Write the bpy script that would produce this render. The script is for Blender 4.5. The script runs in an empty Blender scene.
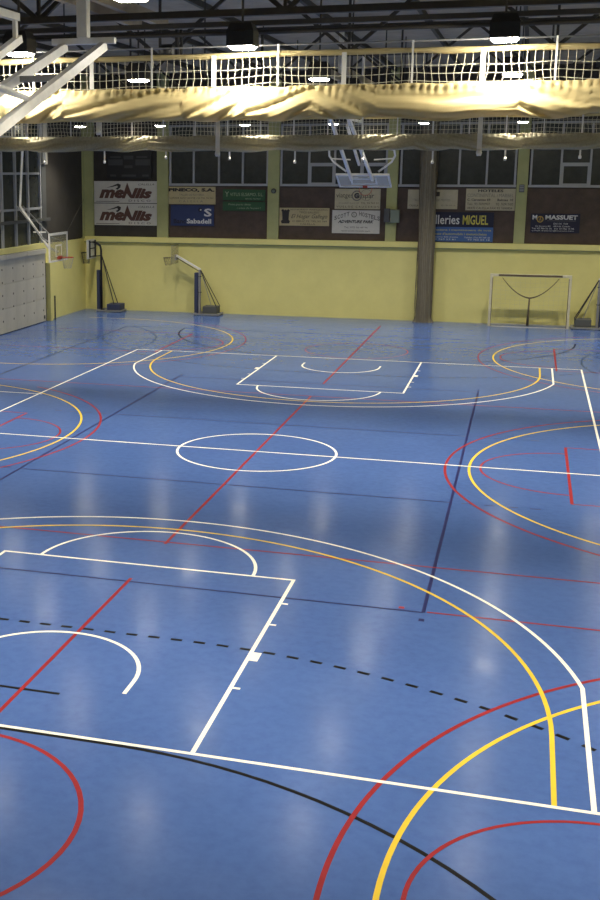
import bpy, bmesh, math, random
from mathutils import Vector, Matrix
random.seed(7)
S = bpy.context.scene
COL = S.collection
PI = math.pi

# ------------------------------------------------------------------ camera
CAM_POS = (5.6307, -25.3188, 6.2289)
YAW, PITCH, ROLL = -0.2941, 0.2086, 0.001
cd = bpy.data.cameras.new('camera')
cd.sensor_fit = 'VERTICAL'; cd.sensor_height = 36.0
cd.lens = 1170.5 * 36.0 / 900.0
cd.shift_x = (300 - 170.56) / 900.0
cd.shift_y = (418.93 - 450) / 900.0
cd.clip_end = 300
cam = bpy.data.objects.new('camera', cd); COL.objects.link(cam)
fw = Vector((math.sin(YAW) * math.cos(PITCH), math.cos(YAW) * math.cos(PITCH), -math.sin(PITCH)))
rt = Vector((math.cos(YAW), -math.sin(YAW), 0)); up = rt.cross(fw)
r2 = rt * math.cos(ROLL) + up * math.sin(ROLL); u2 = -rt * math.sin(ROLL) + up * math.cos(ROLL)
M = Matrix((r2, u2, -fw)).transposed().to_4x4(); M.translation = Vector(CAM_POS)
cam.matrix_world = M
S.camera = cam

# ------------------------------------------------------------------ world, exposure
w = bpy.data.worlds.new('night'); S.world = w; w.use_nodes = True
w.node_tree.nodes['Background'].inputs[0].default_value = (0.02, 0.025, 0.035, 1)
w.node_tree.nodes['Background'].inputs[1].default_value = 0.3
S.view_settings.view_transform = 'Standard'; S.view_settings.look = 'None'
S.view_settings.exposure = 0.32; S.view_settings.gamma = 1.0
S.view_settings.use_curve_mapping = False
S.cycles.max_bounces = 8
S.cycles.sample_clamp_indirect = 6.0
LAMP_COLOR = (1.0, 0.93, 0.79)
LENS_GLOW, LENS_GLOW_CURTAIN = 48.0, 225.0   # what the glass itself radiates; extra glow added to the near curtain's row to light its cloth
LAMP_POWER = 850.0      # downward beam of each reflector lamp
BEAM_DEG, BEAM_BLEND = 108, 1.0

# ------------------------------------------------------------------ materials
MATS = {}
def lin(c):
    return tuple(((v / 255) / 12.92 if v / 255 <= .04045 else ((v / 255 + .055) / 1.055) ** 2.4) for v in c)
def mat(name, rgb, rough=.6, metal=0.0, noise=0.0, scale=4.0, spec=.5, bump=0.0, bscale=40.0, trans=0.0, emit=0.0, stretch=(1, 1, 1), rvar=0.0):
    """rgb is linear; noise mixes in a darker tone of the same colour"""
    m = bpy.data.materials.new(name); m.use_nodes = True; MATS[name] = m
    nt = m.node_tree; p = nt.nodes['Principled BSDF']
    p.inputs['Base Color'].default_value = (*rgb, 1)
    p.inputs['Roughness'].default_value = rough
    p.inputs['Metallic'].default_value = metal
    p.inputs['Specular IOR Level'].default_value = spec
    tc = nt.nodes.new('ShaderNodeTexCoord'); mp = nt.nodes.new('ShaderNodeMapping')
    mp.inputs['Scale'].default_value = stretch
    nt.links.new(tc.outputs['Object'], mp.inputs[0])
    if noise > 0 or rvar > 0:
        n = nt.nodes.new('ShaderNodeTexNoise'); n.inputs['Scale'].default_value = scale
        n.inputs['Detail'].default_value = 6; n.inputs['Roughness'].default_value = .65
        nt.links.new(mp.outputs[0], n.inputs['Vector'])
        if noise > 0:
            r = nt.nodes.new('ShaderNodeValToRGB')
            r.color_ramp.elements[0].position = .3; r.color_ramp.elements[1].position = .7
            k = 1 - noise
            r.color_ramp.elements[0].color = (rgb[0] * k, rgb[1] * k, rgb[2] * k, 1)
            r.color_ramp.elements[1].color = (*[min(1, c * (1 + noise * .35)) for c in rgb], 1)
            nt.links.new(n.outputs['Fac'], r.inputs[0]); nt.links.new(r.outputs[0], p.inputs['Base Color'])
        if rvar > 0:
            mr = nt.nodes.new('ShaderNodeMapRange')
            mr.inputs['To Min'].default_value = rough - rvar; mr.inputs['To Max'].default_value = rough + rvar
            mr.inputs['From Min'].default_value = .3; mr.inputs['From Max'].default_value = .7
            nt.links.new(n.outputs['Fac'], mr.inputs[0]); nt.links.new(mr.outputs[0], p.inputs['Roughness'])
    if bump > 0:
        b = nt.nodes.new('ShaderNodeBump'); b.inputs['Strength'].default_value = bump
        n2 = nt.nodes.new('ShaderNodeTexNoise'); n2.inputs['Scale'].default_value = bscale
        n2.inputs['Detail'].default_value = 3
        nt.links.new(mp.outputs[0], n2.inputs['Vector'])
        nt.links.new(n2.outputs['Fac'], b.inputs['Height']); nt.links.new(b.outputs[0], p.inputs['Normal'])
    if trans > 0:
        out = nt.nodes['Material Output']; mx = nt.nodes.new('ShaderNodeMixShader')
        t = nt.nodes.new('ShaderNodeBsdfTranslucent'); t.inputs[0].default_value = (*rgb, 1)
        mx.inputs[0].default_value = trans
        nt.links.new(p.outputs[0], mx.inputs[1]); nt.links.new(t.outputs[0], mx.inputs[2])
        nt.links.new(mx.outputs[0], out.inputs[0])
    if emit > 0:
        p.inputs['Emission Color'].default_value = (*LAMP_COLOR, 1)
        p.inputs['Emission Strength'].default_value = emit
    return m

def floor_material():
    m = bpy.data.materials.new('floor_blue'); m.use_nodes = True; MATS['floor'] = m
    nt = m.node_tree; p = nt.nodes['Principled BSDF']; N = nt.nodes.new; L = nt.links.new
    tc = N('ShaderNodeTexCoord')
    def noise(scale, detail, stretch=(1, 1, 1)):
        mp = N('ShaderNodeMapping'); mp.inputs['Scale'].default_value = stretch
        L(tc.outputs['Object'], mp.inputs[0])
        n = N('ShaderNodeTexNoise'); n.inputs['Scale'].default_value = scale
        n.inputs['Detail'].default_value = detail; n.inputs['Roughness'].default_value = .6
        L(mp.outputs[0], n.inputs['Vector']); return n
    big = noise(.35, 4); fine = noise(7, 8); scuff = noise(.9, 8, (1.0, 1.6, 1))
    r = N('ShaderNodeValToRGB')
    r.color_ramp.elements[0].position = .32; r.color_ramp.elements[1].position = .68
    r.color_ramp.elements[0].color = (.066, .127, .335, 1)
    r.color_ramp.elements[1].color = (.078, .147, .38, 1)
    L(big.outputs['Fac'], r.inputs[0])
    # small specks and pale scuffs
    r2 = N('ShaderNodeValToRGB'); r2.color_ramp.elements[0].position = .62; r2.color_ramp.elements[1].position = .85
    r2.color_ramp.elements[0].color = (0, 0, 0, 1); r2.color_ramp.elements[1].color = (.10, .10, .10, 1)
    L(scuff.outputs['Fac'], r2.inputs[0])
    mx = N('ShaderNodeMix'); mx.data_type = 'RGBA'
    L(r2.outputs[0], mx.inputs[0]); L(r.outputs[0], mx.inputs[6]); mx.inputs[7].default_value = (.16, .24, .42, 1)
    mul = N('ShaderNodeMix'); mul.data_type = 'RGBA'; mul.blend_type = 'MULTIPLY'; mul.inputs[0].default_value = 1
    r3 = N('ShaderNodeValToRGB'); r3.color_ramp.elements[0].position = .3; r3.color_ramp.elements[1].position = .6
    r3.color_ramp.elements[0].color = (.86, .86, .88, 1); r3.color_ramp.elements[1].color = (1, 1, 1, 1)
    L(fine.outputs['Fac'], r3.inputs[0]); L(mx.outputs[2], mul.inputs[6]); L(r3.outputs[0], mul.inputs[7])
    L(mul.outputs[2], p.inputs['Base Color'])
    mr = N('ShaderNodeMapRange'); mr.inputs['From Min'].default_value = .3; mr.inputs['From Max'].default_value = .7
    mr.inputs['To Min'].default_value = .14; mr.inputs['To Max'].default_value = .22
    L(scuff.outputs['Fac'], mr.inputs[0]); L(mr.outputs[0], p.inputs['Roughness'])
    p.inputs['Specular IOR Level'].default_value = .18
    b = N('ShaderNodeBump'); b.inputs['Strength'].default_value = .012; b.inputs['Distance'].default_value = .02
    bn = noise(9, 3); L(bn.outputs['Fac'], b.inputs['Height']); L(b.outputs[0], p.inputs['Normal'])
    return m
floor_material()
mat('yellow_wall', (.76, .70, .265), .75, noise=.06, scale=1.2, bump=.05, bscale=30)
mat('pilaster', (.40, .41, .18), .7, noise=.12, scale=2)
mat('brown_panel', (.085, .058, .043), .7, noise=.35, scale=2.5)
mat('dark_wall', (.045, .040, .034), .8, noise=.3, scale=1.5)
mat('grey_panel', (.56, .54, .47), .7, noise=.16, scale=1.2, stretch=(1, 1, .4))
mat('hole', (.03, .03, .03), .9)
mat('frame_grey', (.38, .39, .40), .5, noise=.1)
mat('frame_dark', (.08, .085, .085), .6)
mat('pane_dark', (.045, .05, .045), .22, noise=.3, scale=3, spec=.3)
mat('roof', (.44, .38, .29), .8, noise=.25, scale=1.2)
mat('steel_dark', (.050, .044, .036), .6, noise=.3, scale=6)
mat('steel_beige', (.36, .31, .24), .6, noise=.2, scale=4)
mat('white_paint', (.78, .77, .72), .45, noise=.08, scale=5)
mat('white_metal', (.88, .86, .80), .4, noise=.1, scale=8)
mat('grey_metal', (.30, .30, .30), .45, noise=.2, scale=8, metal=.2)
mat('black_metal', (.018, .018, .02), .5, noise=.2)
mat('housing', (.025, .023, .020), .7, noise=.3, scale=5)
mat('lens', (1, .95, .85), .5, emit=LENS_GLOW); mat('lens_bright', (1, .95, .85), .5, emit=LENS_GLOW_CURTAIN)
mat('curtain_cloth', (.62, .51, .25), .8, noise=.10, scale=3, trans=.22, bump=.15, bscale=25)
mat('net_bundle', (.46, .42, .29), .9, noise=.3, scale=20, trans=.3, bump=.5, bscale=60)
mat('net_cord', (.70, .66, .50), .7)
mat('net_brown', (.22, .20, .145), .9, noise=.35, scale=14, stretch=(4, 4, .3))
mat('blue_pad', (.035, .045, .10), .6, noise=.2)
mat('rim_red', (.50, .07, .035), .45, noise=.15)
mat('goal_white', (.62, .58, .42), .5, noise=.15, scale=5)
mat('goal_brown', (.12, .09, .05), .6, noise=.2)
mat('net_pale', (.50, .48, .34), .8)
mat('acrylic', (.60, .60, .52), .15)
for nm_, c_, f_ in (('clear_board', (.42, .40, .28), .62), ('board_milky', (.84, .76, .58), .45)):
    g = mat(nm_, c_, .2)
    nt = g.node_tree; tp = nt.nodes.new('ShaderNodeBsdfTransparent'); mxs = nt.nodes.new('ShaderNodeMixShader'); mxs.inputs[0].default_value = f_
    nt.links.new(nt.nodes['Principled BSDF'].outputs[0], mxs.inputs[1]); nt.links.new(tp.outputs[0], mxs.inputs[2]); nt.links.new(mxs.outputs[0], nt.nodes['Material Output'].inputs[0])
# line paints, worn a little
def paint(name, rgb, wear=.10):
    return mat(name, rgb, .5, noise=wear, scale=3.0, spec=.12)
paint('line_white', (.92, .89, .77), .06); paint('line_yellow', (.78, .54, .04), .10); paint('line_red', (.30, .020, .024), .2)
paint('line_black', (.004, .004, .005), .2); paint('line_navy', (.016, .020, .11), .2); paint('line_faint', (.030, .06, .12), .3)
# sign colours
mat('sign_white', (.62, .60, .53), .6, noise=.08); mat('sign_tan', (.52, .44, .24), .6, noise=.12)
mat('sign_cream', (.50, .45, .30), .6, noise=.12); mat('sign_blue', (.025, .042, .13), .5); mat('sign_blue_light', (.05, .12, .32), .5)
mat('sign_navy', (.012, .013, .035), .5); mat('sign_green', (.025, .09, .035), .5); mat('ink_dark', (.035, .03, .028), .7)
mat('ink_red', (.11, .05, .036), .7); mat('ink_grey', (.18, .17, .15), .7); mat('ink_white', (.68, .68, .66), .6)
mat('ink_yellow', (.62, .55, .10), .6); mat('ink_pale_green', (.34, .42, .26), .6); mat('gold', (.45, .30, .06), .5)
mat('box_green', (.20, .24, .19), .5, noise=.1); mat('screen_black', (.016, .016, .017), .5); mat('screen_grey', (.055, .056, .056), .6)

# ------------------------------------------------------------------ mesh builder
class MB:
    def __init__(self): self.v = []; self.f = []; self.smooth = False
    def quad(self, pts):
        n = len(self.v); self.v += [tuple(p) for p in pts]; self.f.append(tuple(range(n, n + len(pts)))); return self
    def box(self, x0, x1, y0, y1, z0, z1):
        n = len(self.v)
        self.v += [(x0, y0, z0), (x1, y0, z0), (x1, y1, z0), (x0, y1, z0), (x0, y0, z1), (x1, y0, z1), (x1, y1, z1), (x0, y1, z1)]
        self.f += [tuple(n + i for i in q) for q in ((0, 3, 2, 1), (4, 5, 6, 7), (0, 1, 5, 4), (1, 2, 6, 5), (2, 3, 7, 6), (3, 0, 4, 7))]
        return self
    def prism(self, pts, y0, y1):                     # polygon in xz, extruded along y
        n = len(self.v); k = len(pts)
        self.v += [(x, y0, z) for x, z in pts] + [(x, y1, z) for x, z in pts]
        self.f.append(tuple(n + i for i in range(k))); self.f.append(tuple(n + k + i for i in reversed(range(k))))
        for i in range(k):
            j = (i + 1) % k; self.f.append((n + i, n + k + i, n + k + j, n + j))
        return self
    def bar(self, a, b, wx, wz=None, roll=0.0):       # rectangular bar from a to b
        wz = wz or wx; a = Vector(a); b = Vector(b); d = (b - a).normalized()
        ref = Vector((0, 0, 1)) if abs(d.z) < .95 else Vector((0, 1, 0))
        s = d.cross(ref).normalized(); u = s.cross(d)
        n = len(self.v)
        for c in (a, b):
            for i, j in ((-1, -1), (1, -1), (1, 1), (-1, 1)):
                self.v.append(tuple(c + s * (i * wx / 2) + u * (j * wz / 2)))
        self.f += [tuple(n + i for i in q) for q in ((3, 2, 1, 0), (4, 5, 6, 7), (0, 1, 5, 4), (1, 2, 6, 5), (2, 3, 7, 6), (3, 0, 4, 7))]
        return self
    def tube(self, path, r, seg=8, closed=False):
        path = [Vector(p) for p in path]; n = len(path); base = len(self.v); rad = r if hasattr(r, '__len__') else [r] * n
        prev = None
        for i, p in enumerate(path):
            if closed: d = path[(i + 1) % n] - path[i - 1]
            else: d = path[min(i + 1, n - 1)] - path[max(i - 1, 0)]
            d.normalize()
            if prev is None:
                ref = Vector((0, 0, 1)) if abs(d.z) < .9 else Vector((1, 0, 0))
                s = d.cross(ref).normalized()
            else:
                s = (prev - d * prev.dot(d)).normalized()
            prev = s; u = s.cross(d)
            for k in range(seg):
                a = 2 * PI * k / seg
                self.v.append(tuple(p + (s * math.cos(a) + u * math.sin(a)) * rad[i]))
        m = n if closed else n - 1
        for i in range(m):
            j = (i + 1) % n
            for k in range(seg):
                l = (k + 1) % seg
                self.f.append((base + i * seg + k, base + i * seg + l, base + j * seg + l, base + j * seg + k))
        if not closed:
            self.f.append(tuple(base + k for k in reversed(range(seg))))
            self.f.append(tuple(base + (n - 1) * seg + k for k in range(seg)))
        return self
    def mesh(self, name, m=None, smooth=False):
        me = bpy.data.meshes.new(name); me.from_pydata(self.v, [], self.f); me.validate(); me.update()
        if m: me.materials.append(MATS[m])
        if smooth:
            for p in me.polygons: p.use_smooth = True
        return me
    def build(self, name, m, parent=None, smooth=False, bevel=0.0):
        o = bpy.data.objects.new(name, self.mesh(name, m, smooth)); COL.objects.link(o)
        if parent: o.parent = parent
        if bevel:
            b = o.modifiers.new('bevel', 'BEVEL'); b.width = bevel; b.segments = 2; b.limit_method = 'ANGLE'
        return o

def tag(o, label=None, cat=None, group=None, kind=None):
    if label: o['label'] = label
    if cat: o['category'] = cat
    if group: o['group'] = group
    if kind: o['kind'] = kind
    return o
def empty(name, loc=(0, 0, 0), rz=0.0, label=None, cat=None, group=None):
    o = bpy.data.objects.new(name, None); COL.objects.link(o); o.location = loc; o.rotation_euler = (0, 0, rz)
    o.empty_display_size = .2
    return tag(o, label, cat, group)
def copy_tree(o, parent=None):
    c = o.copy(); COL.objects.link(c); c.parent = parent
    for ch in list(o.children): copy_tree(ch, c)
    return c
def link(name, me, parent=None, loc=(0, 0, 0)):
    o = bpy.data.objects.new(name, me); COL.objects.link(o); o.parent = parent; o.location = loc; return o

# ------------------------------------------------------------------ hall size
XL, XR, YB, YF, ZR = -13.8, 13.8, 25.3, -30.0, 10.4

# ------------------------------------------------------------------ floor and its lines
floor = MB().quad([(XL, YF, 0), (XR, YF, 0), (XR, YB, 0), (XL, YB, 0)]).build('floor', 'floor'); tag(floor, kind='structure')
LW = .055
layer = [0]
def strip(pts, m, wd=LW, closed=False, z=None):
    """a flat painted strip along a polyline, 1-3 mm proud of the floor"""
    zz = {'line_faint': .0008, 'line_navy': .0012, 'line_black': .0016, 'line_red': .0020, 'line_yellow': .0024, 'line_white': .0028}[m] if z is None else z
    layer[0] += 1; zz += (layer[0] % 16) * 2.2e-5          # never two strips in one plane
    b = MB(); n = len(pts); L = []; R_ = []
    for i, p in enumerate(pts):
        p = Vector(p)
        if closed: a = Vector(pts[i - 1]); c = Vector(pts[(i + 1) % n])
        else: a = Vector(pts[max(0, i - 1)]); c = Vector(pts[min(n - 1, i + 1)])
        d1 = (p - a); d2 = (c - p)
        if d1.length < 1e-9: d1 = d2
        if d2.length < 1e-9: d2 = d1
        d1.normalize(); d2.normalize()
        n1 = Vector((-d1.y, d1.x)); n2 = Vector((-d2.y, d2.x)); nn = (n1 + n2).normalized()
        k = wd / 2 / max(.4, nn.dot(n1))
        L.append(p + nn * k); R_.append(p - nn * k)
    for q in range(n): b.v += [(L[q].x, L[q].y, zz), (R_[q].x, R_[q].y, zz)]
    for q in range(n if closed else n - 1):
        j = (q + 1) % n; b.f.append((2 * q, 2 * q + 1, 2 * j + 1, 2 * j))
    nm = {'line_white': 'white_line', 'line_yellow': 'yellow_line', 'line_red': 'red_line', 'line_black': 'black_line', 'line_navy': 'navy_line', 'line_faint': 'dark_line'}[m]
    o = b.build(nm, m, floor)
    o['label'] = nm.split('_')[0] + ' painted court line'
    return o
def arc(cx, cy, r, a0, a1, n=48):
    return [(cx + r * math.cos(math.radians(a0 + (a1 - a0) * i / n)), cy + r * math.sin(math.radians(a0 + (a1 - a0) * i / n))) for i in range(n + 1)]
W_, Y_, R_d, B_, N_, F_ = 'line_white', 'line_yellow', 'line_red', 'line_black', 'line_navy', 'line_faint'
# long basketball court, white
strip([(-7.5, -14), (7.5, -14), (7.5, 14), (-7.5, 14)], W_, closed=True)
strip([(-12.4, 0), (12.4, 0)], W_)
strip(arc(0, 0, 1.8, 0, 360, 71)[:-1], W_, closed=True)
for s in (-1, 1):
    f = lambda pts: [(x, s * y) for x, y in pts]
    strip(f([(-2.45, 14), (-2.45, 8.2), (2.45, 8.2), (2.45, 14)]), W_)
    strip(f(arc(0, 8.2, 1.8, 180, 360, 40)), W_)
    strip(f([(-1.25, 12.8)] + arc(0, 12.425, 1.25, 180, 360, 36) + [(1.25, 12.8)]), W_)
    a = math.degrees(math.acos(6.6 / 6.75))
    strip(f([(-6.6, 14)] + arc(0, 12.425, 6.75, 180 + a, 360 - a, 80) + [(6.6, 14)]), W_)
    strip(f([(-6.22, 14)] + arc(0, 12.425, 6.22, 180, 360, 80) + [(6.22, 14)]), Y_)
    for sx in (-1, 1):                               # lane marks along the key
        for yy, ln, wd in ((9.25, .10, .05), (10.1, .10, .05), (11.25, .12, .28), (12.25, .10, .05)):
            strip(f([(sx * 2.47, yy), (sx * (2.47 + ln), yy)]), W_, wd)
    if s < 0: strip([(-2.47, -11.25), (-2.3, -11.25)], W_, .05)
# three cross courts, red and yellow
for cy, y0, y1 in ((0, -7.0, 7.0), (16, 9.0, 23.0), (-16, -23.0, -9.0)):
    for sx in (-1, 1):
        m_ = lambda pts: [(sx * x, cy + y) for x, y in pts]
        strip(m_([(12.52, 6.25)] + arc(10.95, 0, 6.25, 90, 270, 90) + [(12.52, -6.25)]), Y_)
        b_ = math.degrees(math.asin(6.6 / 6.75))
        strip(m_(arc(10.95, 0, 6.75, 180 - b_ * .82, 180 + b_ * .82, 80)), R_d, .04 if cy > 0 else LW)
        strip(m_([(6.73, -2.45), (6.73, 2.45)]), R_d, .06)
        strip(m_([(6.73, 2.45), (12.5, 2.45)]), R_d, .04); strip(m_([(6.73, -2.45), (12.5, -2.45)]), R_d, .04)
        strip(m_(arc(6.73, 0, 1.8, 90, 270, 40)), R_d, .045)
    strip([(0, y0 + .05), (0, y1 + (.15 if cy < 0 else 0))] if cy else [(0, -7.05), (0, 7)], R_d)
    if cy: strip(arc(0, cy, 1.8, 0, 360, 60)[:-1], R_d, LW if cy < 0 else .035, closed=True)
strip([(-12.5, -6.95), (12.5, -6.95)], R_d, .045); strip([(-12.5, 7.0), (12.5, 7.0)], R_d, .045)
strip([(4.55, -8.97), (12.5, -8.97)], R_d, .045)
strip([(4.14, -8.89), (4.22, -8.89)], R_d, .08)
# volleyball court, navy
for sx in (-1, 1): strip([(sx * 4.5, -9), (sx * 4.5, 9)], N_)
for yy in (-9, -3, 3, 9): strip([(-4.5, yy), (4.5, yy)], N_, .045)
for sx in (-1, 1):
    for yy in (-3, 3):
        for k in range(4): strip([(sx * (4.7 + k * .42), yy), (sx * (4.7 + k * .42 + .2), yy)], N_, .05)
    strip([(sx * 4.5, -9.25), (sx * 4.5, -9.35)], N_, .08); strip([(sx * 4.5, 9.2), (sx * 4.5, 9.35)], N_, .06)
# handball court, black, with the dashed nine metre line
for sx in (-1, 1): strip([(sx * 9.95, -20), (sx * 9.95, 20)], B_, .045)
for s in (-1, 1):
    f = lambda pts: [(x, s * y) for x, y in pts]
    strip(f([(-9.95, 20), (9.95, 20)]), B_, .045)
    six = [(-7.5, 20)] + arc(-1.5, 20, 6, 180, 270, 30) + arc(1.5, 20, 6, 270, 360, 30)
    strip([(x, s * y - (.055 if s < 0 else -.03)) for x, y in six], B_)
    strip(f([(-.5, 13.03), (.5, 13.03)]), B_)
    nine = []
    for i in range(8): nine.append((1.5 - i * 3 / 8.0, 11.0))
    full = arc(-1.5, 20, 9, 205, 270, 500)[:-1] + [(-1.5 + i * .02, 11.0) for i in range(151)] + arc(1.5, 20, 9, 270, 335, 500)[1:]
    acc = 0.0; seg = [full[0]]; on = True
    for p, q in zip(full, full[1:]):
        d = math.dist(p, q); acc += d; seg.append(q)
        if acc >= (.145 if on else .145):
            if on: strip(f([seg[0], seg[len(seg) // 2], seg[-1]]), B_, .065)
            on = not on; acc = 0; seg = [q]
# faint extra marks of the far court, white line by the left wall
for sx in (-1, 1): strip([(sx * x, y) for x, y in arc(13.4, 15.4, 5.85, 128, 200, 40)], F_, .05)
strip([(-12.4, 5.0), (-7.4, 5.05)], W_, .05)

# ------------------------------------------------------------------ walls
# far wall
wb = MB().box(XL - .3, XR + .3, YB + .05, YB + .3, 0, ZR).build('wall_back', 'dark_wall'); tag(wb, kind='structure')
MB().box(XL, XR, YB - .06, YB + .05, 0, 3.05).build('yellow_dado', 'yellow_wall', wb)['label'] = 'pale yellow painted lower wall'
MB().box(XL, XR, YB - .16, YB + .05, 3.05, 3.10).build('ledge_shadow_gap', 'pilaster', wb)
tr = MB().box(XL, XR, YB - .20, YB + .05, 3.10, 3.33).build('trim_1', 'yellow_wall', wb, bevel=.01)
PIL = [(-13.8, -13.33), (-10.3, -9.79), (-5.29, -4.79), (-.2, .24), (5.02, 5.45), (10.05, 10.5)]
for a, b in PIL:
    MB().box(a, b, YB - .14, YB + .05, 3.33, ZR).build('pilaster', 'pilaster', wb)
BAYS = [(PIL[i][1], PIL[i + 1][0]) for i in range(5)]
for i, (a, b) in enumerate(BAYS):
    MB().box(a + .01, b - .01, YB - .02, YB + .05, 3.34, 5.56 if i else 7.6).build('wall_panel', 'brown_panel' if i else 'dark_wall', wb)['label'] = 'dark brown board panel'
# windows of the far wall
WIN_B = [None, [-9.70, -8.63, -7.49, -6.42, -5.33], [-4.72, -3.52, -2.42, -1.3, -.25], [.36, 1.55, 2.72, 3.82, 4.94], [5.55, 6.70, 7.81, 8.95, 10.0]]
SPLIT = {2: (1, 3), 4: (1, 3)}
wn = 0
for i, (a, b) in enumerate(BAYS):
    if not WIN_B[i]: continue
    wn += 1; xs = WIN_B[i]
    wi = empty(f'window_{wn}', (0, 0, 0)); tag(wi, kind='structure')
    z0, z1 = 5.60, 8.2
    MB().box(a + .02, b - .02, YB - .10, YB + .04, z0, z0 + .10).build('bottom_rail', 'frame_grey', wi)
    MB().box(a + .02, b - .02, YB - .10, YB + .04, z1 - .08, z1).build('top_rail', 'frame_grey', wi)
    for x in xs: MB().box(x - .04, x + .04, YB - .09, YB + .04, z0 + .1, z1 - .08).build('mullion', 'frame_grey', wi)
    for k in range(4):
        MB().box(xs[k] + .04, xs[k + 1] - .04, YB - .01, YB + .01, z0 + .1, z1 - .08).build('pane', 'pane_dark', wi)
        if k in SPLIT.get(i, ()):
            MB().box(xs[k] + .04, xs[k + 1] - .04, YB - .08, YB + .03, 6.50, 6.58).build('transom', 'frame_grey', wi)
            for (u0, u1, v0, v1) in ((xs[k] + .04, xs[k] + .10, 5.7, 6.5), (xs[k + 1] - .10, xs[k + 1] - .04, 5.7, 6.5), (xs[k] + .10, xs[k + 1] - .10, 5.7, 5.76), (xs[k] + .10, xs[k + 1] - .10, 6.44, 6.5)):
                MB().box(u0, u1, YB - .06, YB + .02, v0, v1).build('sash', 'frame_grey', wi)

# left wall: climbing panels, windows, yellow dado
wl = MB().box(XL - .3, XL - .05, YF, YB + .05, 0, ZR).build('wall_left', 'dark_wall'); tag(wl, kind='structure')
MB().box(XL - .05, XL + .02, 20.45, YB, 0, 3.24).build('yellow_dado', 'yellow_wall', wl)['label'] = 'pale yellow painted lower wall'
MB().box(XL - .05, XL + .0, 20.75, YB, 3.30, 8.6).build('wall_panel', 'dark_wall', wl)
MB().box(XL - .05, XL + .06, 25.0, YB - .06, 3.24, 8.6).build('pilaster', 'pilaster', wl)
MB().box(XL, XL + .26, 20.52, 20.78, 0, 2.47).build('corner_pad', 'yellow_wall', wl, bevel=.02)['label'] = 'yellow padded pier beside the grey panels'
for Y0 in range(-30, 8, 2):
    pass
MB().box(XL - .05, XL + .02, YF, 4.0, 0, 3.24).build('yellow_dado', 'yellow_wall', wl)
me_pan = MB().box(0, .09, .004, .996, .004, .943).mesh('grey_panel', 'grey_panel')
for k in range(16):
    y = 4.38 + k
    for zz, hh in ((.0, 1), (.95, 1), (1.9, 1)):
        link('climbing_panel', me_pan, wl, (XL, y, zz + .03))
hb = MB()
for k in range(16):
    for j in range(5):
        y = 4.38 + k + .74; z = .5 + .5 * j
        hb.prism([(0, 0)], 0, 0) if False else None
        n = 8; c0 = len(hb.v)
        hb.v += [(XL + .093, y + .042 * math.cos(2 * PI * i / n), z + .042 * math.sin(2 * PI * i / n)) for i in range(n)]
        hb.v += [(XL + .07, y + .042 * math.cos(2 * PI * i / n), z + .042 * math.sin(2 * PI * i / n)) for i in range(n)]
        hb.f.append(tuple(c0 + i for i in range(n)))
        for i in range(n): hb.f.append((c0 + i, c0 + (i + 1) % n, c0 + n + (i + 1) % n, c0 + n + i))
ho = hb.build('bolt_holes', 'hole', wl); ho['kind'] = 'stuff'; ho['label'] = 'rows of dark bolt holes'
for k in range(8):
    MB().box(XL, XL + .16, 4.4 + 2 * k, 6.37 + 2 * k, 2.87, 3.06).build('rail_segment', 'grey_panel', wl, bevel=.01)
MB().box(XL - .05, XL + .12, 4.3, 20.4, 3.08, 3.30).build('trim_2', 'yellow_wall', wl, bevel=.01)
MB().box(XL, XL + .06, 20.40, 20.50, 0, 3.3).build('dark_joint', 'black_metal', wl)
MB().box(XL + .09, XL + .098, 20.13, 20.27, .14, .28).build('vent_plate', 'black_metal', wl)
MB().tube([(XL + .30, 20.86, .0), (XL + .30, 20.86, 1.05)], .035, 8).build('floor_pipe', 'black_metal', wl)['label'] = 'short dark pipe beside the padded pier'
wi = empty('window_5'); tag(wi, kind='structure')
ys = [11.4, 12.65, 13.9, 15.15, 16.4, 17.66, 18.88, 20.12]
for y in ys: MB().box(XL - .05, XL + .08, y - .055, y + .055, 3.30, 8.3).build('mullion', 'frame_grey', wi)
for z in (4.73, 6.13, 7.5):
    for p, q in zip(ys, ys[1:]): MB().box(XL - .04, XL + .06, p + .055, q - .055, z - .045, z + .045).build('transom', 'frame_grey', wi)
for p, q in zip(ys, ys[1:]):
    for z0, z1 in ((3.30, 4.685), (4.775, 6.085), (6.175, 7.455), (7.545, 8.3)):
        MB().box(XL - .03, XL - .01, p + .055, q - .055, z0, z1).build('pane', 'pane_dark', wi)
MB().box(XL + .10, XL + .16, 10.5, 20.9, 4.20, 4.32).build('dark_rail', 'frame_dark', wi)['label'] = 'dark horizontal pipe across the window'
MB().box(XL - .05, XL + .14, 20.30, 20.74, 6.5, 8.6).build('column_head', 'grey_panel', wl)
MB().box(XL - .05, XL + .05, 20.30, 20.74, 3.3, 6.5).build('column_shaft', 'frame_dark', wl)
# right wall and the wall behind the camera (both out of frame)
wr = MB().box(XR + .05, XR + .3, YF, YB + .05, 0, ZR).build('wall_right', 'yellow_wall'); tag(wr, kind='structure')
wf = MB().box(XL - .3, XR + .3, YF - .3, YF, 0, ZR).build('wall_front', 'yellow_wall'); tag(wf, kind='structure')

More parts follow.
